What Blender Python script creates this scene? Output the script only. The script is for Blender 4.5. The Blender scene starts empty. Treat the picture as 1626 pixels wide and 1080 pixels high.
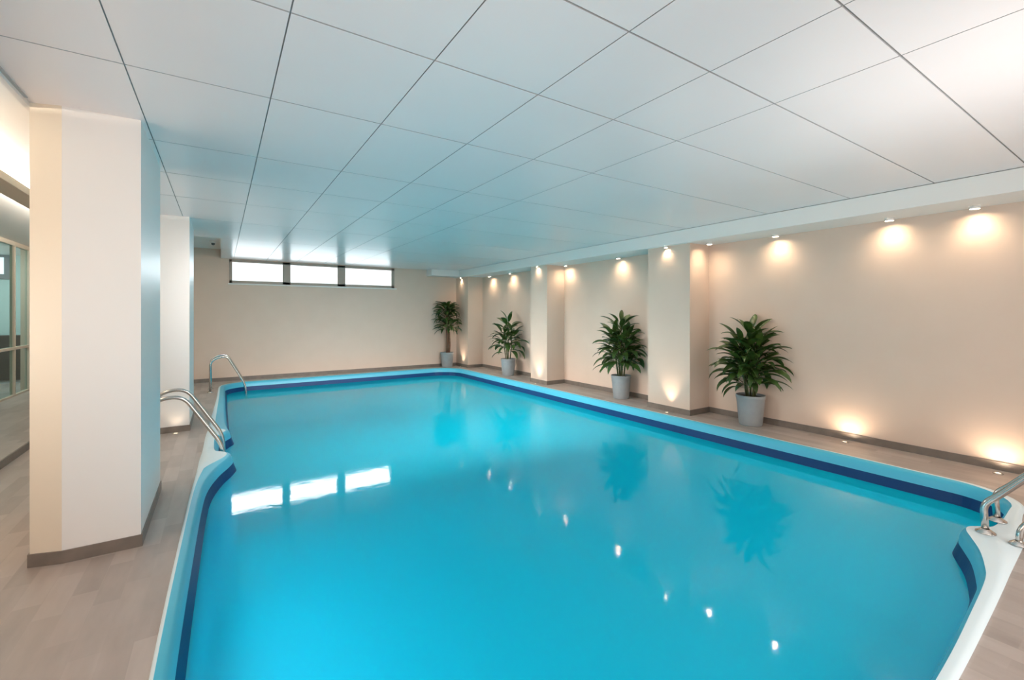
import bpy, bmesh, math, random
from mathutils import Vector, Matrix

S = bpy.context.scene
COL = S.collection
random.seed(7)

# ------------------------------------------------------------------ camera
cam_d = bpy.data.cameras.new('camera')
cam_d.sensor_width = 36.0
cam_d.lens = 710.5 / 1626.0 * 36.0
cam_d.shift_y = -40.7 / 1626.0
cam_d.clip_start = 0.02
cam = bpy.data.objects.new('camera', cam_d)
cam.location = (0, 0, 1.42)
cam.rotation_euler = (math.pi / 2, 0, -0.577)
COL.objects.link(cam)
S.camera = cam

# ------------------------------------------------------------------ world, exposure
S.view_settings.view_transform = 'Standard'
S.view_settings.look = 'None'
S.view_settings.gamma = 1.0
S.view_settings.exposure = -0.16
S.view_settings.use_curve_mapping = False
W = bpy.data.worlds.new('daylight')
S.world = W
W.use_nodes = True
bg = W.node_tree.nodes['Background']
bg.inputs[0].default_value = (0.93, 0.97, 1.0, 1)
bg.inputs[1].default_value = 1.7
S.cycles.max_bounces = 10
S.cycles.diffuse_bounces = 6
S.cycles.glossy_bounces = 5
S.cycles.transparent_max_bounces = 12
S.cycles.caustics_reflective = False
S.cycles.caustics_refractive = False
S.cycles.sample_clamp_indirect = 6.0


def area_light(name, loc, target, sx, sy, energy, color=(1, 1, 1), spread=math.pi):
    d = bpy.data.lights.new(name, 'AREA')
    d.shape = 'RECTANGLE'
    d.size, d.size_y = sx, sy
    d.energy = energy
    d.color = color
    d.spread = spread
    o = bpy.data.objects.new(name, d)
    o.location = loc
    o.rotation_euler = (Vector(target) - Vector(loc)).to_track_quat('-Z', 'Y').to_euler()
    COL.objects.link(o)
    return o


# daylight entering by the high window, then unseen fill lights added to brighten the room
area_light('window_daylight', (1.95, 11.62, 2.38), (1.95, 8.0, 0.2), 3.5, 0.5, 24, (0.93, 0.97, 1.0), math.radians(100))
area_light('near_end_fill', (2.0, -1.85, 1.05), (2.1, 5, 2.2), 6.0, 1.7, 118, (1.0, 0.98, 0.96))  # added fill in front of the solid near wall, no glazing there
area_light('side_room_fill', (-2.2, 4.0, 1.3), (2.2, 4.7, 1.55), 8.0, 0.8, 40, (1.0, 0.93, 0.86), math.radians(105))  # added fill from the left, no fixture behind it
area_light('far_wall_fill', (2.4, 4.6, 2.50), (2.4, 11.3, -0.2), 5.0, 0.14, 34, (1.0, 0.95, 0.91), math.radians(52))  # added light without a luminaire, lifts the far wall
area_light('right_wall_fill', (-0.05, 7.4, 2.50), (5.95, 7.0, -0.25), 5.6, 0.14, 48, (1.0, 0.94, 0.88), math.radians(50))  # added light without a luminaire, lifts the far bays of the right wall
area_light('pool_fill', (2.6, 2.5, 2.53), (2.6, 6.6, -0.55), 3.6, 0.14, 40, (1.0, 0.96, 0.92), math.radians(56))  # invented overhead light, brightens the middle of the pool
area_light('ceiling_fill_right', (2.6, -0.9, 0.9), (3.3, 0.9, 2.61), 0.7, 0.7, 9, (1.0, 0.98, 0.96), math.radians(70))  # invented light out of view, makes the bright ceiling area on the right

area_light('ceiling_fill_left', (0.5, -1.3, 0.9), (0.9, 2.4, 2.61), 0.7, 0.7, 4.5, (1.0, 0.86, 0.78), math.radians(80))  # second invented ceiling light, warms the left and middle panels

# unseen fills added below the waterline, left and near, to brighten the water
area_light('underwater_fill_left', (0.02, 6.2, -0.62), (3.0, 6.2, -0.75), 8.4, 0.25, 125, (0.9, 1.0, 1.0))
area_light('underwater_fill_near', (2.4, 0.85, -0.62), (2.4, 4.0, -0.75), 3.6, 0.25, 6, (0.9, 1.0, 1.0))


# ------------------------------------------------------------------ materials
def mat(name, color, rough=0.5, metal=0.0, spec=0.5, emis=None, estr=0.0, coat=0.0):
    m = bpy.data.materials.new(name)
    m.use_nodes = True
    b = m.node_tree.nodes['Principled BSDF']
    b.inputs['Base Color'].default_value = (*color, 1)
    b.inputs['Roughness'].default_value = rough
    b.inputs['Metallic'].default_value = metal
    b.inputs['Specular IOR Level'].default_value = spec
    b.inputs['Coat Weight'].default_value = coat
    if emis:
        b.inputs['Emission Color'].default_value = (*emis, 1)
        b.inputs['Emission Strength'].default_value = estr
    return m


def nodes(m):
    return m.node_tree.nodes, m.node_tree.links, m.node_tree.nodes['Principled BSDF']


def noisy(m, c1, c2, scale, bump=0.0, detail=4.0):
    n, l, b = nodes(m)
    tc = n.new('ShaderNodeTexCoord')
    t = n.new('ShaderNodeTexNoise')
    t.inputs['Scale'].default_value = scale
    t.inputs['Detail'].default_value = detail
    l.new(tc.outputs['Object'], t.inputs['Vector'])
    r = n.new('ShaderNodeValToRGB')
    r.color_ramp.elements[0].position = 0.3
    r.color_ramp.elements[1].position = 0.7
    r.color_ramp.elements[0].color = (*c1, 1)
    r.color_ramp.elements[1].color = (*c2, 1)
    l.new(t.outputs['Fac'], r.inputs['Fac'])
    l.new(r.outputs['Color'], b.inputs['Base Color'])
    if bump:
        bp = n.new('ShaderNodeBump')
        bp.inputs['Strength'].default_value = bump
        bp.inputs['Distance'].default_value = 0.004
        l.new(t.outputs['Fac'], bp.inputs['Height'])
        l.new(bp.outputs['Normal'], b.inputs['Normal'])
    return m


M_wall = noisy(mat('beige_wall_paint', (0.69, 0.54, 0.44), 0.6, spec=0.3), (0.68, 0.53, 0.43), (0.70, 0.55, 0.45), 3.0)
M_white = mat('white_paint', (0.80, 0.79, 0.76), 0.5)
M_col = noisy(mat('column_paint', (0.76, 0.715, 0.665), 0.4), (0.835, 0.81, 0.785), (0.845, 0.82, 0.795), 2.0)
M_warmlit = mat('warm_lit_column_strip', (0.78, 0.69, 0.56), 0.45)  # cream tint stands for warm light on the column's left strip
M_ceil = noisy(mat('satin_ceiling_panel', (0.82, 0.80, 0.78), 0.38, spec=0.5, coat=0.2), (0.84, 0.77, 0.755), (0.86, 0.79, 0.775), 1.5)
M_ceil.node_tree.nodes['Principled BSDF'].inputs['Coat Roughness'].default_value = 0.16
M_gap = mat('dark_joint', (0.44, 0.44, 0.44), 0.8)
M_base = noisy(mat('baseboard_tile', (0.17, 0.14, 0.12), 0.4), (0.15, 0.125, 0.105), (0.20, 0.165, 0.14), 9.0)
M_steel = mat('polished_steel', (0.62, 0.60, 0.57), 0.18, metal=1.0)
M_frame = mat('window_frame_bronze', (0.36, 0.31, 0.26), 0.45)
M_gframe = mat('champagne_frame', (0.62, 0.54, 0.44), 0.4)
M_dframe = mat('dark_frame', (0.10, 0.11, 0.12), 0.4)
M_lip = mat('pale_blue_coping', (0.80, 0.93, 0.97), 0.45)
M_face = mat('cyan_pool_rim', (0.075, 0.50, 0.68), 0.4)
M_navy = mat('navy_tile_band', (0.003, 0.05, 0.165), 0.4, spec=0.15)
M_basin = mat('turquoise_pool_lining', (0.005, 0.60, 0.86), 0.6)
M_pot = noisy(mat('grey_pot_glaze', (0.30, 0.32, 0.33), 0.45), (0.285, 0.305, 0.315), (0.32, 0.34, 0.35), 12.0)
M_soil = noisy(mat('dark_soil', (0.02, 0.014, 0.01), 0.9), (0.012, 0.009, 0.006), (0.04, 0.028, 0.018), 60.0, 0.6)
M_cane = noisy(mat('green_cane', (0.08, 0.10, 0.03), 0.6), (0.05, 0.06, 0.02), (0.12, 0.13, 0.045), 25.0)
M_trunk = noisy(mat('red_brown_trunk', (0.16, 0.07, 0.04), 0.7), (0.11, 0.05, 0.03), (0.2, 0.10, 0.055), 30.0)
M_leaf = noisy(mat('leaf_green', (0.03, 0.07, 0.012), 0.38), (0.018, 0.045, 0.010), (0.055, 0.115, 0.018), 9.0)
M_lens = mat('warm_lamp_lens', (1, 0.9, 0.75), 0.4, emis=(1.0, 0.80, 0.55), estr=260)
M_uplens = mat('frosted_uplight_lens', (1, 0.9, 0.75), 0.4, emis=(1.0, 0.80, 0.55), estr=3)
M_led = mat('led_strip', (1, 0.95, 0.85), 0.4, emis=(1.0, 0.90, 0.76), estr=26)
M_ledfar = mat('bright_led_strip', (1, 0.95, 0.85), 0.4, emis=(1.0, 0.92, 0.80), estr=190)
M_ring = mat('brushed_ring', (0.6, 0.58, 0.55), 0.3, metal=1.0)
M_plastic = mat('white_plastic', (0.75, 0.74, 0.72), 0.4)
M_raft = mat('taupe_raft', (0.46, 0.36, 0.26), 0.5)
M_dark = noisy(mat('dark_brown_panel', (0.05, 0.042, 0.036), 0.45), (0.04, 0.034, 0.03), (0.06, 0.05, 0.042), 4.0)
M_teal = mat('pale_teal_wall', (0.50, 0.62, 0.60), 0.5)


def floor_material():
    m = mat('plank_tile_floor', (0.4, 0.34, 0.3), 0.32)
    n, l, b = nodes(m)
    tc = n.new('ShaderNodeTexCoord')
    mp = n.new('ShaderNodeMapping')
    mp.inputs['Rotation'].default_value = (0, 0, math.pi / 2)
    l.new(tc.outputs['Object'], mp.inputs['Vector'])
    br = n.new('ShaderNodeTexBrick')
    br.inputs['Scale'].default_value = 1.0
    br.inputs['Brick Width'].default_value = 0.42
    br.inputs['Row Height'].default_value = 0.105
    br.inputs['Mortar Size'].default_value = 0.0015
    br.inputs['Color1'].default_value = (0.0, 0, 0, 1)
    br.inputs['Color2'].default_value = (1.0, 1, 1, 1)
    br.inputs['Mortar'].default_value = (0.35, 0.35, 0.35, 1)
    br.inputs['Bias'].default_value = 0.0
    br.offset = 0.37
    l.new(mp.outputs['Vector'], br.inputs['Vector'])
    mp2 = n.new('ShaderNodeMapping')
    mp2.inputs['Scale'].default_value = (7.0, 1.6, 1.0)
    l.new(tc.outputs['Object'], mp2.inputs['Vector'])
    nz = n.new('ShaderNodeTexNoise')
    nz.inputs['Scale'].default_value = 2.2
    nz.inputs['Detail'].default_value = 6
    l.new(mp2.outputs['Vector'], nz.inputs['Vector'])
    mx = n.new('ShaderNodeMix')
    mx.data_type = 'RGBA'
    mx.inputs[0].default_value = 0.62
    l.new(br.outputs['Color'], mx.inputs[6])
    l.new(nz.outputs['Color'], mx.inputs[7])
    bw = n.new('ShaderNodeRGBToBW')
    l.new(mx.outputs[2], bw.inputs[0])
    r = n.new('ShaderNodeValToRGB')
    r.color_ramp.elements[0].position = 0.1
    r.color_ramp.elements[0].color = (0.30, 0.245, 0.215, 1)
    r.color_ramp.elements[1].position = 0.85
    r.color_ramp.elements[1].color = (0.54, 0.465, 0.425, 1)
    l.new(bw.outputs[0], r.inputs['Fac'])
    l.new(r.outputs['Color'], b.inputs['Base Color'])
    return m


M_floor = floor_material()


def water_material():
    m = bpy.data.materials.new('pool_water')
    m.use_nodes = True
    n, l = m.node_tree.nodes, m.node_tree.links
    n.clear()
    out = n.new('ShaderNodeOutputMaterial')
    tc = n.new('ShaderNodeTexCoord')
    nz = n.new('ShaderNodeTexNoise')
    nz.inputs['Scale'].default_value = 9.0
    nz.inputs['Detail'].default_value = 2
    l.new(tc.outputs['Object'], nz.inputs['Vector'])
    bp = n.new('ShaderNodeBump')
    bp.inputs['Strength'].default_value = 0.025
    bp.inputs['Distance'].default_value = 0.02
    l.new(nz.outputs['Fac'], bp.inputs['Height'])
    fr = n.new('ShaderNodeFresnel')
    fr.inputs['IOR'].default_value = 1.33
    l.new(bp.outputs['Normal'], fr.inputs['Normal'])
    gl = n.new('ShaderNodeBsdfGlossy')
    gl.inputs['Roughness'].default_value = 0.05
    l.new(bp.outputs['Normal'], gl.inputs['Normal'])
    tr = n.new('ShaderNodeBsdfTransparent')
    tr.inputs['Color'].default_value = (0.62, 0.93, 0.97, 1)
    df = n.new('ShaderNodeBsdfDiffuse')
    df.inputs['Color'].default_value = (0.003, 0.70, 0.96, 1)
    m1 = n.new('ShaderNodeMixShader')
    m1.inputs[0].default_value = 0.65
    l.new(tr.outputs[0], m1.inputs[1])
    l.new(df.outputs[0], m1.inputs[2])
    m2 = n.new('ShaderNodeMixShader')
    l.new(fr.outputs[0], m2.inputs[0])
    l.new(m1.outputs[0], m2.inputs[1])
    l.new(gl.outputs[0], m2.inputs[2])
    l.new(m2.outputs[0], out.inputs['Surface'])
    return m


def glass_material(name, tint, ior=1.45):
    m = bpy.data.materials.new(name)
    m.use_nodes = True
    n, l = m.node_tree.nodes, m.node_tree.links
    n.clear()
    out = n.new('ShaderNodeOutputMaterial')
    fr = n.new('ShaderNodeFresnel')
    fr.inputs['IOR'].default_value = ior
    gl = n.new('ShaderNodeBsdfGlossy')
    gl.inputs['Roughness'].default_value = 0.02
    tr = n.new('ShaderNodeBsdfTransparent')
    tr.inputs['Color'].default_value = (*tint, 1)
    ge = n.new('ShaderNodeNewGeometry')
    inv = n.new('ShaderNodeMath')
    inv.operation = 'SUBTRACT'
    inv.inputs[0].default_value = 1.0
    l.new(ge.outputs['Backfacing'], inv.inputs[1])
    mu = n.new('ShaderNodeMath')
    mu.operation = 'MULTIPLY'
    l.new(fr.outputs[0], mu.inputs[0])
    l.new(inv.outputs[0], mu.inputs[1])
    m2 = n.new('ShaderNodeMixShader')
    l.new(mu.outputs[0], m2.inputs[0])
    l.new(tr.outputs[0], m2.inputs[1])
    l.new(gl.outputs[0], m2.inputs[2])
    l.new(m2.outputs[0], out.inputs['Surface'])
    return m


M_water = water_material()
M_pane = glass_material('clear_window_glass', (0.97, 0.98, 0.98), 1.2)
M_glass = glass_material('tinted_partition_glass', (0.72, 0.84, 0.83), 1.14)


# ------------------------------------------------------------------ mesh helpers
def obj(name, bm, m, parent=None, smooth=False):
    me = bpy.data.meshes.new(name)
    bmesh.ops.recalc_face_normals(bm, faces=bm.faces)
    bm.to_mesh(me)
    bm.free()
    for k in (m if isinstance(m, (list, tuple)) else [m]):
        me.materials.append(k)
    if smooth:
        for p in me.polygons:
            p.use_smooth = True
    o = bpy.data.objects.new(name, me)
    COL.objects.link(o)
    if parent:
        o.parent = parent
        o.matrix_parent_inverse = Matrix.Identity(4)
    return o


def empty(name, loc):
    o = bpy.data.objects.new(name, None)
    o.empty_display_size = 0.1
    o.location = loc
    COL.objects.link(o)
    return o


def tag(o, label, cat, group=None):
    o['label'] = label
    o['category'] = cat
    if group:
        o['group'] = group
    return o


def struct(o, label=None):
    o['kind'] = 'structure'
    if label:
        o['label'] = label
    return o


def box(bm, x0, x1, y0, y1, z0, z1, bev=0.0, mi=0):
    r = bmesh.ops.create_cube(bm, size=1.0)
    vs = r['verts']
    for v in vs:
        v.co = Vector((x0 + (v.co.x + 0.5) * (x1 - x0), y0 + (v.co.y + 0.5) * (y1 - y0), z0 + (v.co.z + 0.5) * (z1 - z0)))
    fs = set(f for v in vs for f in v.link_faces)
    for f in fs:
        f.material_index = mi
    if bev:
        es = list(set(e for v in vs for e in v.link_edges))
        bmesh.ops.bevel(bm, geom=es, offset=bev, segments=2, affect='EDGES', profile=0.5)
    return bm


def bxo(name, dims, m, parent=None, bev=0.0):
    return obj(name, box(bmesh.new(), *dims, bev=bev), m, parent)


def lathe(bm, prof, c=(0, 0, 0), seg=32, mi=0):
    rings = []
    for r, z in prof:
        if r < 1e-5:
            rings.append([bm.verts.new((c[0], c[1], c[2] + z))])
        else:
            rings.append([bm.verts.new((c[0] + r * math.cos(2 * math.pi * k / seg), c[1] + r * math.sin(2 * math.pi * k / seg), c[2] + z)) for k in range(seg)])
    for a, b in zip(rings, rings[1:]):
        if len(a) == 1 and len(b) == 1:
            continue
        for k in range(seg):
            k2 = (k + 1) % seg
            if len(a) == 1:
                f = bm.faces.new((a[0], b[k], b[k2]))
            elif len(b) == 1:
                f = bm.faces.new((a[k], a[k2], b[0]))
            else:
                f = bm.faces.new((a[k], a[k2], b[k2], b[k]))
            f.material_index = mi
    return bm


def fillet(pts, r, n=6):
    pts = [Vector(p) for p in pts]
    out = [pts[0]]
    for a, b, c in zip(pts, pts[1:], pts[2:]):
        d1, d2 = (a - b), (c - b)
        t = min(r, d1.length * 0.49, d2.length * 0.49)
        p, q = b + d1.normalized() * t, b + d2.normalized() * t
        for k in range(n + 1):
            u = k / n
            out.append(p * (1 - u) ** 2 + b * 2 * u * (1 - u) + q * u * u)
    out.append(pts[-1])
    return out


def tube(bm, pts, rad, seg=14, cap=True):
    pts = [Vector(p) for p in pts]
    rads = rad if isinstance(rad, (list, tuple)) else [rad] * len(pts)
    prev = None
    rings = []
    for i, p in enumerate(pts):
        t = (pts[min(i + 1, len(pts) - 1)] - pts[max(i - 1, 0)]).normalized()
        if prev is None:
            u = t.orthogonal().normalized()
        else:
            u = (prev - t * prev.dot(t)).normalized()
        prev = u
        w = t.cross(u)
        rings.append([bm.verts.new(p + (u * math.cos(2 * math.pi * k / seg) + w * math.sin(2 * math.pi * k / seg)) * rads[i]) for k in range(seg)])
    for a, b in zip(rings, rings[1:]):
        for k in range(seg):
            bm.faces.new((a[k], a[(k + 1) % seg], b[(k + 1) % seg], b[k]))
    if cap:
        bm.faces.new(rings[0][::-1])
        bm.faces.new(rings[-1])
    return bm


ZC = 2.61          # main ceiling
XR = 5.95          # right wall
XP = 5.50          # pilaster face
YF = 11.30         # far wall
XG = -2.85         # glass partition
YN = -2.0          # wall behind the camera

# ------------------------------------------------------------------ pool outline (outer, inner) pairs, counter-clockwise
pairs = []


def seg_arc(c, r_out, r_in, a0, a1, n=8):
    for k in range(n + 1):
        a = math.radians(a0 + (a1 - a0) * k / n)
        pairs.append(((c[0] + r_out * math.cos(a), c[1] + r_out * math.sin(a)), (c[0] + r_in * math.cos(a), c[1] + r_in * math.sin(a))))


def smooth_pts(tab, n=5):
    """Catmull-Rom through (outer, inner) rows"""
    out = []
    T = [tab[0]] + tab + [tab[-1]]
    for i in range(1, len(T) - 2):
        for k in range(n):
            u = k / n
            row = []
            for j in range(4):
                p0, p1, p2, p3 = T[i - 1][j], T[i][j], T[i + 1][j], T[i + 2][j]
                row.append(0.5 * (2 * p1 + (p2 - p0) * u + (2 * p0 - 5 * p1 + 4 * p2 - p3) * u * u + (3 * p1 - p0 - 3 * p2 + p3) * u ** 3))
            out.append(row)
    out.append(tab[-1])
    return out


# near side, from the left corner towards the right ladder
near = [(0.25, 0.47, 0.25, 0.515), (1.5, 0.49, 1.5, 0.535), (2.4, 0.51, 2.4, 0.556), (3.0, 0.533, 3.0, 0.59), (3.4, 0.552, 3.4, 0.62), (3.6, 0.563, 3.58, 0.655), (3.82, 0.573, 3.79, 0.715),
        (3.98, 0.58, 3.96, 0.785), (4.08, 0.585, 4.07, 0.83), (4.16, 0.59, 4.15, 0.835), (4.22, 0.60, 4.22, 0.79), (4.30, 0.62, 4.29, 0.745), (4.50, 0.65, 4.50, 0.735), (4.74, 0.68, 4.74, 0.745)]
seg_arc((0.17, 0.87), 0.405, 0.365, 180, 262, 6)
for r in smooth_pts(near):
    pairs.append(((r[0], r[1]), (r[2], r[3])))
seg_arc((4.80, 1.13), 0.45, 0.385, 278, 360, 8)
for y in (2.0, 3.0, 4.0, 5.0, 6.0, 7.0, 8.0, 9.0):
    pairs.append(((5.25, y), (5.185, y)))
seg_arc((4.55, 10.20), 0.70, 0.635, 0, 90, 10)
for x in (3.5, 2.5, 1.5):
    pairs.append(((x, 10.90), (x, 10.835)))
seg_arc((0.52, 10.35), 0.55, 0.485, 90, 180, 10)
left = [(-0.04, 10.2, 0.035, 10.2), (-0.06, 9.0, 0.03, 9.0), (-0.09, 8.0, 0.03, 8.0), (-0.12, 7.0, 0.035, 7.0), (-0.13, 6.6, 0.055, 6.62), (-0.14, 6.42, 0.07, 6.44), (-0.145, 6.30, 0.02, 6.31),
        (-0.15, 6.12, -0.045, 6.12), (-0.155, 5.8, -0.055, 5.8), (-0.16, 5.54, -0.04, 5.54), (-0.165, 5.44, 0.03, 5.46), (-0.17, 5.34, 0.07, 5.36), (-0.175, 5.20, 0.035, 5.20),
        (-0.18, 4.95, -0.05, 4.95), (-0.19, 4.6, -0.125, 4.6), (-0.203, 4.2, -0.155, 4.2), (-0.218, 3.4, -0.175, 3.4), (-0.232, 2.4, -0.192, 2.4), (-0.235, 1.05, -0.195, 1.05)]
for r in smooth_pts(left):
    pairs.append(((r[0], r[1]), (r[2], r[3])))
# drop near-duplicates
PP = [pairs[0]]
for p in pairs[1:]:
    if (Vector(p[0]) - Vector(PP[-1][0])).length > 0.012:
        PP.append(p)
NP = len(PP)


def inward(d):
    """inner line pushed a further d into the pool"""
    res = []
    for i in range(NP):
        a, b = Vector(PP[i - 1][1]), Vector(PP[(i + 1) % NP][1])
        t = (b - a).normalized()
        nrm = Vector((-t.y, t.x))
        p = Vector(PP[i][1]) + nrm * d
        res.append((p.x, p.y))
    return res


OUT = [p[0] for p in PP]
INN = [p[1] for p in PP]


def sstep(a, b, x):
    u = min(1, max(0, (x - a) / (b - a)))
    return u * u * (3 - 2 * u)


LIP = []
for (o_, i_) in PP:
    f_ = 0.38
    if i_[0] > 0.3:
        f_ = max(f_, 1 - 0.62 * sstep(0.8, 1.5, i_[1]))
    elif i_[1] > 1.2:
        f_ = max(f_, 0.92 * sstep(4.7, 5.3, i_[1]) * (1 - sstep(6.4, 6.9, i_[1])))
    LIP.append((o_[0] + (i_[0] - o_[0]) * f_, o_[1] + (i_[1] - o_[1]) * f_))
IN2 = inward(0.012)
IN3 = inward(0.035)


def band(rows):
    """closed quad strip through rings [(pts, z), ...]"""
    bm = bmesh.new()
    R = [[bm.verts.new((p[0], p[1], z)) for p in pts] for pts, z in rows]
    for a, b in zip(R, R[1:]):
        for k in range(NP):
            k2 = (k + 1) % NP
            bm.faces.new((a[k], a[k2], b[k2], b[k]))
    return bm


def fill_loops(loops, z):
    bm = bmesh.new()
    es = []
    for lp in loops:
        vs = [bm.verts.new((p[0], p[1], z)) for p in lp]
        for a, b in zip(vs, vs[1:] + vs[:1]):
            es.append(bm.edges.new((a, b)))
    bmesh.ops.triangle_fill(bm, use_beauty=True, use_dissolve=False, edges=es, normal=(0, 0, 1))
    for f in bm.faces:
        if f.normal.z < 0:
            f.normal_flip()
    return bm


WL = -0.165
pool = tag(empty('swimming_pool', (2.5, 5.5, 0)), 'long turquoise indoor swimming pool with pale blue rim and navy waterline band', 'pool')
PO = Vector((-2.5, -5.5, 0))


def shifted(bm, off):
    bmesh.ops.translate(bm, verts=bm.verts, vec=off)
    return bm


mid = [((o[0] * 0.5 + i[0] * 0.5), (o[1] * 0.5 + i[1] * 0.5)) for o, i in zip(OUT, LIP)]
obj('coping', shifted(band([(OUT, -0.03), (OUT, 0.012), (mid, 0.018), (LIP, 0.016)]), PO), M_lip, pool, True)['label'] = 'pale blue rounded coping lip'
obj('rim_face', shifted(band([(LIP, 0.016), (INN, 0.010), (IN2, 0.0), (inward(0.026), -0.03), (IN3, -0.08)]), PO), M_face, pool, True)['label'] = 'bright cyan inner rim face'
obj('tile_band', shifted(band([(IN3, -0.08), (inward(0.068), -0.18), (inward(0.07), -0.24)]), PO), M_navy, pool)['label'] = 'navy blue waterline tile band'
bm = band([(inward(0.07), -0.24), (inward(0.07), -1.35)])
bmesh.ops.contextual_create(bm, geom=[e for e in bm.edges if all(abs(v.co.z + 1.35) < 1e-4 for v in e.verts)])
obj('basin', shifted(bm, PO), M_basin, pool)['label'] = 'turquoise basin lining under water'
wt = obj('pool_water', fill_loops([inward(0.062)], WL), M_water)
for p in wt.data.polygons:
    if p.normal.z < 0:
        p.flip()
wt.data.update()
wt['kind'] = 'stuff'
wt['label'] = 'calm turquoise pool water reflecting the windows and lamps'
wt['category'] = 'water'

# ------------------------------------------------------------------ floor
XL = -1.70
bm = fill_loops([[(XL, YN), (6.1, YN), (6.1, YF + 0.1), (XL, YF + 0.1)], OUT], 0.0)
struct(obj('floor', bm, M_floor), 'grey brown plank tile floor around the pool')
bm = box(bmesh.new(), -6.2, XL, YN, 13.2, -0.02, 0.08, bev=0.004)
struct(obj('raised_floor', bm, M_floor), 'raised grey tile platform along the side room')
struct(bxo('trim_5', (XL, XL + 0.012, YN, YF, 0.0, 0.074), M_base), 'brown step edge of the raised platform')

# ------------------------------------------------------------------ ceiling: satin panels with open joints
XS = [-0.90, -0.385, 0.23, 0.84, 1.44, 2.01, 2.62, 5.42]
YS = [YN, -1.1, -0.5, 0.16, 0.75, 1.31, 1.955, 2.79, 3.89, 4.72, 5.62, 6.8, 8.30, 9.7, YF]
bm = bmesh.new()
g = 0.003
for i in range(len(XS) - 1):
    for j in range(len(YS) - 1):
        x0, x1, y0, y1 = XS[i] + g, XS[i + 1] - g, YS[j] + 1.5 * g, YS[j + 1] - 1.5 * g
        if XS[i + 1] <= 0.24 and YS[j] >= 8.2:
            if XS[i] < -0.39:
                continue
            x0 = 0.0
        vs = [bm.verts.new(p) for p in ((x0, y0, ZC), (x0, y1, ZC), (x1, y1, ZC), (x1, y0, ZC))]
        vt = [bm.verts.new((v.co.x, v.co.y, ZC + 0.008)) for v in vs]
        bm.faces.new(vs)
        for k in range(4):
            bm.faces.new((vs[k], vs[(k + 1) % 4], vt[(k + 1) % 4], vt[k])).material_index = 1
for x0, x1, y0, y1 in ((-0.90, 6.1, YN, 8.30), (0.0, 6.1, 8.30, YF + 0.1)):
    box(bm, x0, x1, y0, y1, ZC + 0.008, ZC + 0.05, mi=1)
struct(obj('ceiling', bm, [M_ceil, M_gap]), 'satin grey white ceiling of large square panels')
bm = bmesh.new()
box(bm, -6.2, -0.93, YN, 13.2, ZC, ZC + 0.06)
box(bm, -0.93, 0.0, 8.36, YF + 0.1, 2.80, 2.86)
box(bm, -0.93, 0.06, 8.30, 8.36, ZC + 0.001, 2.86)
box(bm, 0.0, 0.06, 8.36, YF + 0.1, ZC + 0.001, 2.86)
box(bm, -0.96, -0.90, 8.36, YF + 0.1, ZC, 2.86)
struct(obj('ceiling_side', bm, M_white), 'plain pale ceiling over the side room and the raised corner')
struct(bxo('trim_4', (-0.925, -0.90, YN, YF, ZC - 0.025, ZC + 0.004), M_plastic), 'pale ceiling edge trim')
struct(bxo('trim_3', (-0.90, -0.885, YN, 3.5, ZC - 0.006, ZC + 0.004), M_gap), 'dark ceiling joint')

# ------------------------------------------------------------------ walls
WX0, WX1, WZ0, WZ1 = 0.15, 3.74, 2.09, ZC - 0.015
bm = bmesh.new()
box(bm, XG - 0.1, WX0, YF, YF + 0.25, -0.05, 2.85)
box(bm, WX1, 6.1, YF, YF + 0.25, -0.05, 2.85)
box(bm, WX0, WX1, YF, YF + 0.25, -0.05, WZ0)
box(bm, WX0, WX1, YF, YF + 0.25, WZ1, 2.85)
struct(obj('wall_far', bm, M_wall), 'beige far wall below the high window')
struct(bxo('wall_right', (XR, XR + 0.2, YN, YF, -0.05, 2.7), M_wall), 'beige right wall with lamp scallops')
struct(bxo('wall_near', (-6.2, 6.1, YN - 0.2, YN, -0.05, 2.7), M_wall))
for k, (y0, y1, lab) in enumerate(((3.89, 4.62, 'beige pilaster between the two nearest potted plants'), (7.16, 7.72, 'beige pilaster between the second and third potted plants'),
                                   (10.60, YF, 'beige corner pilaster behind the farthest plant'))):
    struct(bxo('pilaster', (XP, XR, y0, y1, 0.0, 2.42), M_wall), lab)
# baseboards
bm = bmesh.new()
hb, tb = 0.078, 0.012
for y0, y1 in ((YN, 3.89), (4.62, 7.16), (7.72, 10.60)):
    box(bm, XR - tb, XR, y0, y1, 0, hb)
for y0, y1 in ((3.89, 4.62), (7.16, 7.72), (10.60, YF)):
    box(bm, XP - tb, XP, y0 - tb, y1 + tb if y1 < 11 else y1, 0, hb)
    box(bm, XP, XR - tb, y0 - tb, y0, 0, hb)
    if y1 < 11:
        box(bm, XP, XR - tb, y1, y1 + tb, 0, hb)
struct(obj('baseboard_right', bm, M_base))
struct(bxo('baseboard_far', (XL, XP - tb, YF - tb, YF, 0, hb), M_base))
# soffit along the right wall and the short bulkhead in the far corner
bm = box(bmesh.new(), 5.42, XR, YN, YF, 2.42, ZC - 0.001, bev=0.006)
struct(obj('trim_1', bm, M_white), 'white soffit along the right wall')
struct(bxo('trim_2', (4.62, 5.42, 10.95, YF, 2.44, ZC - 0.001), M_white, bev=0.006), 'short white bulkhead in the far corner')


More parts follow.
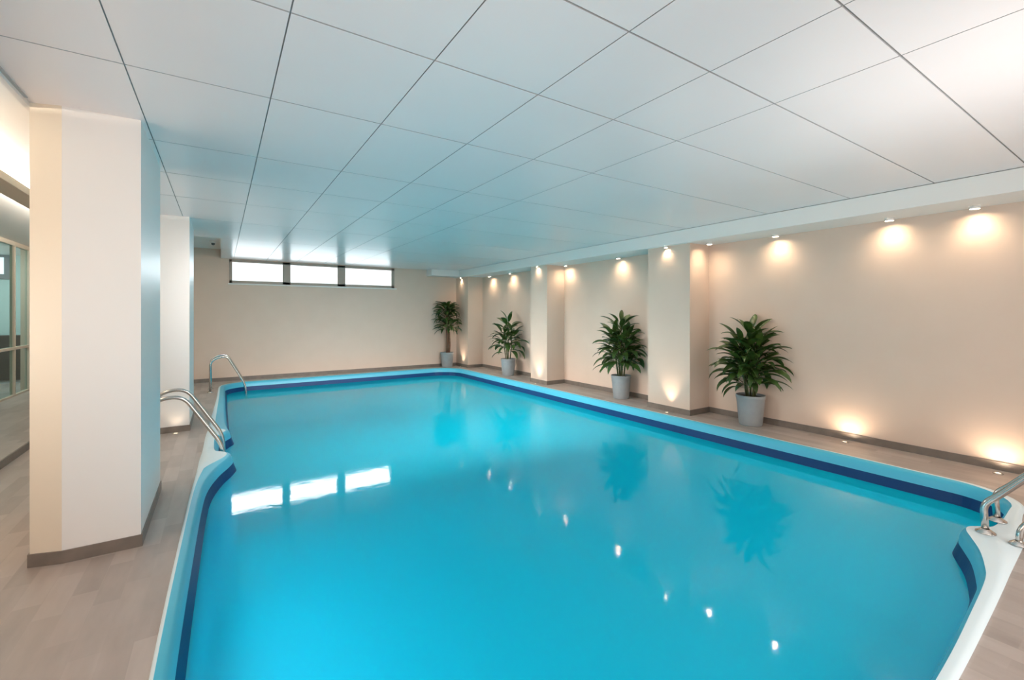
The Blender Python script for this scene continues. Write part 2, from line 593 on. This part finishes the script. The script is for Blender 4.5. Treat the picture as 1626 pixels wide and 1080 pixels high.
# columns
def column(name, x0, x1, y0, y1, cham, label):
    root = empty(name, (x0, y0, 0))
    struct(root, label)
    bm = bmesh.new()
    d = 0.045 if cham else 0.0  # slight chamfer added so the left strip catches more warm light
    foot = [(0, d), (0.14, 0), (x1 - x0, 0), (x1 - x0, y1 - y0), (0, y1 - y0)]
    lo = [bm.verts.new((p[0], p[1], 0)) for p in foot]
    hi = [bm.verts.new((p[0], p[1], ZC)) for p in foot]
    for k in range(5):
        f = bm.faces.new((lo[k], lo[(k + 1) % 5], hi[(k + 1) % 5], hi[k]))
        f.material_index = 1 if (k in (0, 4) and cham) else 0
    bm.faces.new(lo)
    bm.faces.new(hi)
    obj('shaft', bm, [M_col, M_warmlit], root)
    bm = bmesh.new()
    lo = [bm.verts.new((p[0], p[1], 0)) for p in foot]
    t = 0.008
    c = Vector(((x1 - x0) / 2, (y1 - y0) / 2))
    off = [(-t, d - t), (0.14, -t), (x1 - x0 + t, -t), (x1 - x0 + t, y1 - y0 + t), (-t, y1 - y0 + t)]
    a = [bm.verts.new((p[0], p[1], 0)) for p in off]
    b = [bm.verts.new((p[0], p[1], 0.072)) for p in off]
    e = [bm.verts.new((p[0], p[1], 0.072)) for p in foot]
    bmesh.ops.delete(bm, geom=lo, context='VERTS')
    for k in range(5):
        k2 = (k + 1) % 5
        bm.faces.new((a[k], a[k2], b[k2], b[k]))
        bm.faces.new((b[k], b[k2], e[k2], e[k]))
    obj('base_trim', bm, M_base, root)['label'] = 'grey brown tile base strip'
    return root


column('column', -0.90, -0.41, 3.54, 4.58, True, 'large cream white column nearest the camera, left of the pool')
column('column', -0.82, -0.32, 6.73, 7.75, False, 'second cream column standing behind the near one')

# ------------------------------------------------------------------ high window in the far wall
win = struct(empty('window_1', (WX0, YF, WZ0)), 'long three-pane window high in the far wall')
O = Vector((-WX0, -YF, -WZ0))
bm = bmesh.new()
fy0, fy1 = YF - 0.012, YF + 0.07
box(bm, WX0, WX1, fy0, fy1, WZ0, WZ0 + 0.06, 0.004)
box(bm, WX0, WX1, fy0, fy1, WZ1 - 0.05, WZ1, 0.004)
box(bm, WX0, WX0 + 0.055, fy0, fy1, WZ0, WZ1, 0.004)
box(bm, WX1 - 0.075, WX1, fy0, fy1, WZ0, WZ1, 0.004)
box(bm, 1.17, 1.33, fy0, fy1, WZ0, WZ1, 0.004)
box(bm, 2.35, 2.53, fy0, fy1, WZ0, WZ1, 0.004)
obj('frame', shifted(bm, O), M_frame, win)
for x0, x1 in ((WX0 + 0.055, 1.17), (1.33, 2.35), (2.53, WX1 - 0.075)):
    obj('pane', shifted(box(bmesh.new(), x0, x1, YF + 0.03, YF + 0.036, WZ0 + 0.06, WZ1 - 0.05), O), M_pane, win)
obj('sill', shifted(box(bmesh.new(), WX0 - 0.02, WX1 + 0.06, YF - 0.03, YF - 0.001, WZ0 - 0.03, WZ0 - 0.002, 0.004), O), M_white, win)['label'] = 'white sill strip'

# ------------------------------------------------------------------ side room: glass partition, back room, light raft
gp = struct(empty('glass_partition', (XG, 6.0, 0.08)), 'glazed partition of the side room')
O = Vector((-XG, -6.0, -0.08))
bm = bmesh.new()
ym = [6.0, 7.2, 8.4, 9.6, 10.58, 11.24]
for y in ym:
    box(bm, XG - 0.03, XG + 0.03, y - 0.022, y + 0.022, 0.08, ZC - 0.001, 0.003)
obj('mullion_frame', shifted(bm, O), M_gframe, gp)
bm = bmesh.new()
box(bm, XG - 0.028, XG + 0.028, ym[0], ym[-1], 0.84, 0.885, 0.003)
box(bm, XG - 0.028, XG + 0.028, ym[0], ym[-1], 0.08, 0.11, 0.003)
box(bm, XG - 0.028, XG + 0.028, ym[0], ym[-1], ZC - 0.07, ZC - 0.001, 0.003)
obj('rail_frame', shifted(bm, O), M_gframe, gp)
for a, b in zip(ym, ym[1:]):
    for z0, z1 in ((0.11, 0.84), (0.885, ZC - 0.07)):
        obj('pane', shifted(box(bmesh.new(), XG - 0.004, XG + 0.004, a + 0.022, b - 0.022, z0, z1), O), M_glass, gp)
struct(bxo('wall_left', (XG - 0.1, XG, YN, 6.0, 0.08, ZC), M_wall))
struct(bxo('wall_back_room', (-6.2, -6.0, YN, 13.2, 0.08, ZC), M_teal))
struct(bxo('wall_back_room_end', (-6.0, XG - 0.05, 13.0, 13.2, 0.08, ZC), M_teal))

struct(bxo('window_2', (-4.6, -3.52, 12.96, 12.99, 2.12, 2.60), M_dframe), 'dark framed window seen through the partition glass')
struct(bxo('window_3', (-4.5, -3.61, 12.94, 12.958, 2.22, 2.55), mat('daylit_pane', (0.8, 0.9, 0.95), 0.2, emis=(0.85, 0.95, 1.0), estr=1.2)))
cab = tag(empty('low_cabinet', (-4.0, 12.6, 0.08)), 'dark low cabinet behind the partition glass', 'cabinet')
obj('body', box(bmesh.new(), -1.0, 1.1, 0.0, 0.33, 0.06, 0.93, 0.004), M_dark, cab)
obj('plinth', box(bmesh.new(), -0.98, 1.08, 0.03, 0.33, 0.0, 0.06), M_gap, cab)
area_light('back_room_fill', (-4.2, 11.0, 2.5), (-4.0, 12.2, 0.5), 1.5, 1.0, 90, (0.95, 1.0, 1.0))  # added fill so the room behind the glass is not dark

# suspended light raft
raft = tag(empty('light_raft', (-1.51, 5.0, 2.47)), 'taupe suspended ceiling raft glowing along both edges, left of the near column', 'ceiling light')
obj('raft_panel', box(bmesh.new(), -0.09, 0.09, -4.5, 5.8, 0, 0.07, 0.004), M_raft, raft)
for s in (-1, 1):
    obj('led_strip', box(bmesh.new(), s * 0.068 - 0.02, s * 0.068 + 0.02, -4.45, 5.75, 0.071, 0.083), M_led if s > 0 else M_ledfar, raft)
for y in (-3.5, -1.0, 1.5, 4.0):
    obj('hanger', tube(bmesh.new(), [(0, y, 0.07), (0, y, ZC - 2.47)], 0.006, 8), M_steel, raft)

# smoke detector on the raised corner ceiling
det = tag(empty('smoke_detector', (-0.12, 10.1, 2.80)), 'small grey smoke detector on the raised ceiling corner by the far wall', 'smoke detector')
obj('housing', lathe(bmesh.new(), [(0, 0), (0.055, 0), (0.055, -0.02), (0.04, -0.04), (0, -0.045)], seg=24), M_plastic, det, True)
obj('sensor_head', lathe(bmesh.new(), [(0, -0.04), (0.03, -0.042), (0.028, -0.07), (0.015, -0.08), (0, -0.082)], seg=20), M_dframe, det, True)


# ------------------------------------------------------------------ lamps
def spot(name, parent, loc, rot, energy, angle, blend, color, rad=0.02):
    d = bpy.data.lights.new(name, 'SPOT')
    d.energy = energy
    d.spot_size = math.radians(angle)
    d.spot_blend = blend
    d.color = color
    d.shadow_soft_size = rad
    o = bpy.data.objects.new(name, d)
    o.location = loc
    o.rotation_euler = rot
    COL.objects.link(o)
    o.parent = parent
    return o


WARM = (1.0, 0.76, 0.54)


def downlight(x, y, label, energy=5.0, small=False):
    root = tag(empty('downlight', (x, y, 2.42)), label, 'downlight', 'recessed downlights in the soffit')
    r = 0.026 if small else 0.04
    obj('can', lathe(bmesh.new(), [(r * 0.86, -0.001), (r * 0.86, -0.026), (r * 0.9, -0.028), (r, -0.026), (r, -0.0005), (r * 0.86, -0.0005)], seg=28), M_plastic, root, True)
    obj('lens', lathe(bmesh.new(), [(0, -0.011), (r * 0.84, -0.011), (r * 0.84, -0.001), (0, -0.001)], seg=24), M_lens, root)
    spot('downlight_beam', root, (0, 0, -0.03), (0, 0, 0), energy, 112, 0.85, WARM)
    return root


ND, FP = 5.83, 5.457
for x, y, lab, sm in (
        (ND, 1.13, 'downlight shining on the wall at the right end of the soffit', False),
        (ND, 1.76, 'second downlight from the right end of the soffit', False),
        (ND, 2.90, 'downlight above and right of the nearest large plant', False),
        (5.70, 3.72, 'downlight in the corner beside the nearest pilaster, on its near side', False),
        (FP, 4.26, 'small downlight on the face of the pilaster between the two nearest plants', True),
        (ND, 5.55, 'downlight above the second potted plant from the camera', False),
        (ND, 6.98, 'downlight in the recess just before the middle pilaster', False),
        (FP, 7.44, 'small downlight on the face of the middle pilaster', True),
        (ND, 9.05, 'downlight above the third potted plant from the camera', False),
        (ND, 10.02, 'downlight in the far recess next to the corner pilaster', False),
        (FP, 10.95, 'small downlight on the corner pilaster behind the farthest plant', True)):
    downlight(x, y, lab, 4.0 if sm else 8.5, sm)


def uplight(x, y, label, energy=3.0, tilt=(0, 0, 0), z=0.0, angle=80):
    root = tag(empty('floor_uplight', (x, y, z)), label, 'uplight', 'floor uplights at the wall foot')
    obj('ring', lathe(bmesh.new(), [(0.02, 0.004), (0.022, 0.007), (0.032, 0.006), (0.035, 0.0005), (0.02, 0.0005)], seg=28), M_ring, root, True)
    obj('lens', lathe(bmesh.new(), [(0, 0.004), (0.02, 0.004), (0.02, 0.0008), (0, 0.0008)], seg=24), M_uplens, root)
    spot('uplight_beam', root, (0, 0, 0.02), (math.pi + tilt[0], tilt[1], 0), energy, angle, 0.9, WARM)
    return root


for x, y, lab, e, an in (
        (5.81, 0.98, 'floor uplight at the wall foot, nearest the right edge', 11.0, 172),
        (5.81, 2.15, 'floor uplight at the wall foot right of the nearest plant', 11.0, 172),
        (5.40, 4.20, 'floor uplight at the foot of the nearest pilaster', 26.0, 74),
        (5.40, 7.42, 'floor uplight at the foot of the middle pilaster', 26.0, 74),
        (5.40, 10.85, 'floor uplight at the foot of the corner pilaster', 26.0, 74),
        (-0.45, 6.65, 'floor uplight at the foot of the second column', 1.6, 110)):
    uplight(x, y, lab, e, angle=an)


# ------------------------------------------------------------------ ladders
def ladder(origin, rotz, rails, path, label, treads=(), flange_at=(), r=0.019):
    root = tag(empty('pool_ladder', origin), label, 'pool ladder', 'steel pool ladders')
    root.rotation_euler = (0, 0, rotz)
    for s in rails:
        obj('rail', tube(bmesh.new(), [(p[0], s, p[1]) for p in path], r), M_steel, root, True)
        for (fx, fz) in flange_at:
            obj('flange', lathe(bmesh.new(), [(0.02, 0.026), (0.026, 0.022), (0.048, 0.006), (0.05, 0), (0.018, 0)], c=(fx, s, fz), seg=24), M_steel, root, True)
    for (tx, tz) in treads:
        obj('tread', box(bmesh.new(), tx - 0.04, tx + 0.04, rails[0], rails[1], tz - 0.015, tz + 0.015, 0.006), M_plastic, root)
    return root


def p2(pts, r):
    return [(v.x, v.z) for v in fillet([(a, 0, b) for a, b in pts], r, 8)]


ladder((0.02, 5.78, 0), 0, (-0.26, 0.26), p2([(-0.72, 0.0), (-0.72, 0.42), (-0.52, 0.60), (-0.33, 0.60), (0.0, 0.06), (0.03, -0.55)], 0.12),
       'steel pool ladder beside the near column, two slanting rails', ((0.04, -0.30), (0.04, -0.52)), ((-0.72, 0.0),))
ladder((0.30, 10.02, 0), 0, (-0.24, 0.24), p2([(-0.46, 0.0), (-0.46, 0.56), (-0.33, 0.64), (-0.20, 0.64), (0.09, 0.10), (0.12, -0.5)], 0.13),
       'steel pool ladder at the far left corner of the pool', ((0.13, -0.27), (0.13, -0.47)), ((-0.46, 0.0),), 0.018)
# near right ladder: rails rise at the pool side and run up towards the near deck
ladder((4.27, 0.72, 0), -math.pi / 2, (-0.15, 0.15), p2([(-0.03, 0.015), (-0.04, 0.20), (0.03, 0.275), (0.42, 0.78), (0.58, 0.80), (0.62, 0.5), (0.62, 0.0)], 0.07),
       'steel pool ladder at the right edge, rails sloping out of view', (), ((-0.03, 0.018), (0.62, 0.0)))
# low side handle anchored by the near right rim
gh = tag(empty('grab_handle', (4.075, 0.60, 0.018)), 'short curved steel grab handle on the deck at the right edge', 'handle')
obj('bar', tube(bmesh.new(), fillet([(0, 0, 0), (0.0, -0.005, 0.10), (0.06, -0.10, 0.22), (0.14, -0.24, 0.22), (0.16, -0.28, -0.018)], 0.06), 0.017), M_steel, gh, True)
for p in ((0, 0, 0), (0.16, -0.28, -0.018)):
    obj('flange', lathe(bmesh.new(), [(0.018, 0.022), (0.024, 0.02), (0.042, 0.005), (0.045, 0), (0.016, 0)], c=p, seg=24), M_steel, gh, True)


# ------------------------------------------------------------------ potted plants
def leaf(bm, base, az, el, L, w, droop, roll=0.0, lim=None, n=11, stalk=0.3):
    """arching lance-shaped leaf on a stalk: the centre line starts at elevation el and bends down by droop (radians)"""
    p = Vector(base)
    rows = []
    side = Vector((-math.sin(az), math.cos(az), 0))
    for i in range(n + 1):
        t = i / n
        e = el - droop * t ** 1.5
        d = Vector((math.cos(az) * math.cos(e), math.sin(az) * math.cos(e), math.sin(e)))
        up = side.cross(d) * -1
        if t < stalk:
            wd = 0.009
        else:
            u = (t - stalk) / (1 - stalk)
            wd = 0.009 * (1 - u) + w * math.sin(math.pi * u ** 0.8) ** 0.85
        sd = side * math.cos(roll) + up * math.sin(roll)
        fold = up * (-0.16 * wd)
        rows.append([p - sd * wd * 0.5 - fold, p.copy(), p + sd * wd * 0.5 - fold])
        p = p + d * (L / n)
    if lim:
        for row in rows:
            for v in row:
                lim(v)
    vr = [[bm.verts.new(v) for v in r] for r in rows]
    for a, b in zip(vr, vr[1:]):
        for k in range(2):
            bm.faces.new((a[k], a[k + 1], b[k + 1], b[k]))


def pot(root, R=0.18, h=0.40):
    obj('pot', lathe(bmesh.new(), [(0, 0), (R * 0.76, 0), (R * 0.79, 0.012), (R * 0.93, h * 0.72), (R * 0.97, h * 0.88), (R, h * 0.90), (R * 1.0, h * 0.985), (R * 0.985, h),
                                   (R * 0.92, h), (R * 0.90, h * 0.90), (0, h * 0.90)], seg=44), M_pot, root, True)['label'] = 'grey tapered pot'
    obj('soil', lathe(bmesh.new(), [(0, h * 0.945), (R * 0.5, h * 0.94), (R * 0.9, h * 0.925), (R * 0.9, h * 0.91), (0, h * 0.91)], seg=36), M_soil, root, True)


def squeeze(maxx, maxy=None, k=0.06):
    def f(v):
        if v.x > maxx - k:
            v.x = maxx - k + k * (1 - math.exp(-(v.x - maxx + k) / k))
        if maxy is not None and v.y > maxy - k:
            v.y = maxy - k + k * (1 - math.exp(-(v.y - maxy + k) / k))
    return f


def bushy_plant(name, loc, label, seed, canes, Lr, wr, R, h, maxx, top_el=1.15):
    rnd = random.Random(seed)
    root = tag(empty(name, loc), label, 'potted plant', 'potted plants along the right wall')
    pot(root, R, h)
    cb, fb = bmesh.new(), bmesh.new()
    lim = squeeze(maxx)
    for (cx, cy, bz, tz, nl) in canes:
        p0 = Vector((cx * 0.45, cy * 0.45, h * 0.92))
        p1 = Vector((cx, cy, tz))
        pm = (p0 + p1) / 2 + Vector((cx * 0.1, cy * 0.1, 0))
        tube(cb, [p0, pm, p1], [0.013, 0.011, 0.006], 8)
        a0 = rnd.uniform(0, 6.28)
        for k in range(nl):
            t = k / max(1, nl - 1)
            z = bz + (tz - bz) * t
            u = (z - p0.z) / (p1.z - p0.z)
            b = p0.lerp(p1, u)
            az = a0 + k * 2.399 + rnd.uniform(-0.25, 0.25)
            el = 0.45 + (top_el - 0.45) * t ** 1.5 + rnd.uniform(-0.2, 0.2)
            L = rnd.uniform(*Lr) * (1.0 - 0.22 * t)
            leaf(fb, b, az, el, L, rnd.uniform(*wr), rnd.uniform(1.3, 2.2) * (1 - 0.55 * t), rnd.uniform(-0.4, 0.4), lim)
    obj('stem', cb, M_cane, root, True)
    obj('foliage', fb, M_leaf, root, True)
    return root


# largest, nearest plant
bushy_plant('potted_plant', (5.73, 3.16, 0), 'largest bushy plant in a grey pot, on the deck right of the nearest pilaster', 11,
            [(0.0, 0.0, 0.66, 1.12, 34), (-0.08, 0.07, 0.56, 0.98, 28), (0.03, -0.10, 0.56, 0.98, 28), (-0.07, -0.10, 0.48, 0.84, 24), (0.04, 0.11, 0.48, 0.86, 24), (-0.11, 0.0, 0.44, 0.70, 18)],
            (0.44, 0.60), (0.070, 0.098), 0.172, 0.385, 0.195)
bushy_plant('potted_plant', (5.70, 5.36, 0), 'bushy plant in a grey pot between the nearest and middle pilasters', 23,
            [(0.0, 0.0, 0.68, 1.20, 34), (-0.08, 0.07, 0.56, 1.00, 27), (0.03, -0.10, 0.55, 0.96, 27), (-0.06, -0.09, 0.48, 0.84, 22), (0.04, 0.10, 0.46, 0.86, 22)],
            (0.42, 0.58), (0.072, 0.10), 0.165, 0.39, 0.225)
bushy_plant('potted_plant', (5.62, 8.80, 0), 'smaller bushy plant in a grey pot, just beyond the middle pilaster', 37,
            [(0.0, 0.0, 0.68, 1.18, 24), (-0.08, 0.08, 0.56, 0.96, 18), (0.04, -0.11, 0.55, 0.92, 18), (-0.09, -0.06, 0.50, 0.80, 15)],
            (0.42, 0.56), (0.085, 0.115), 0.172, 0.39, 0.30)


def palm_plant(loc, label, seed):
    rnd = random.Random(seed)
    root = tag(empty('potted_palm', loc), label, 'potted plant', 'potted plants along the right wall')
    pot(root, 0.18, 0.40)
    tb = bmesh.new()
    tube(tb, fillet([(0, 0, 0.36), (0.01, 0.0, 0.7), (-0.01, 0.0, 1.1), (0, 0, 1.45)], 0.1), 0.032, 12)
    tube(tb, fillet([(0.05, -0.02, 0.36), (0.07, -0.02, 0.6), (0.05, -0.01, 0.95)], 0.1), 0.028, 12)
    obj('trunk', tb, M_trunk, root, True)['label'] = 'red brown trunk'
    fb = bmesh.new()
    lim = squeeze(0.30, 0.18)
    for (cx, cy, cz, n, L0) in ((0.0, 0, 1.46, 40, 0.46), (0.0, 0, 1.26, 30, 0.50), (0.05, -0.01, 0.98, 40, 0.54)):
        for k in range(n):
            t = k / n
            leaf(fb, (cx, cy, cz + 0.06 * t), k * 2.399 + rnd.uniform(-.2, .2), 0.2 + 1.0 * t, L0 * rnd.uniform(0.85, 1.1), rnd.uniform(0.07, 0.10), rnd.uniform(1.1, 1.9), rnd.uniform(-.4, .4), lim)
    obj('foliage', fb, M_leaf, root, True)
    return root


palm_plant((5.12, 11.08, 0), 'slim red trunked palm in a grey pot in the far corner of the room', 5)
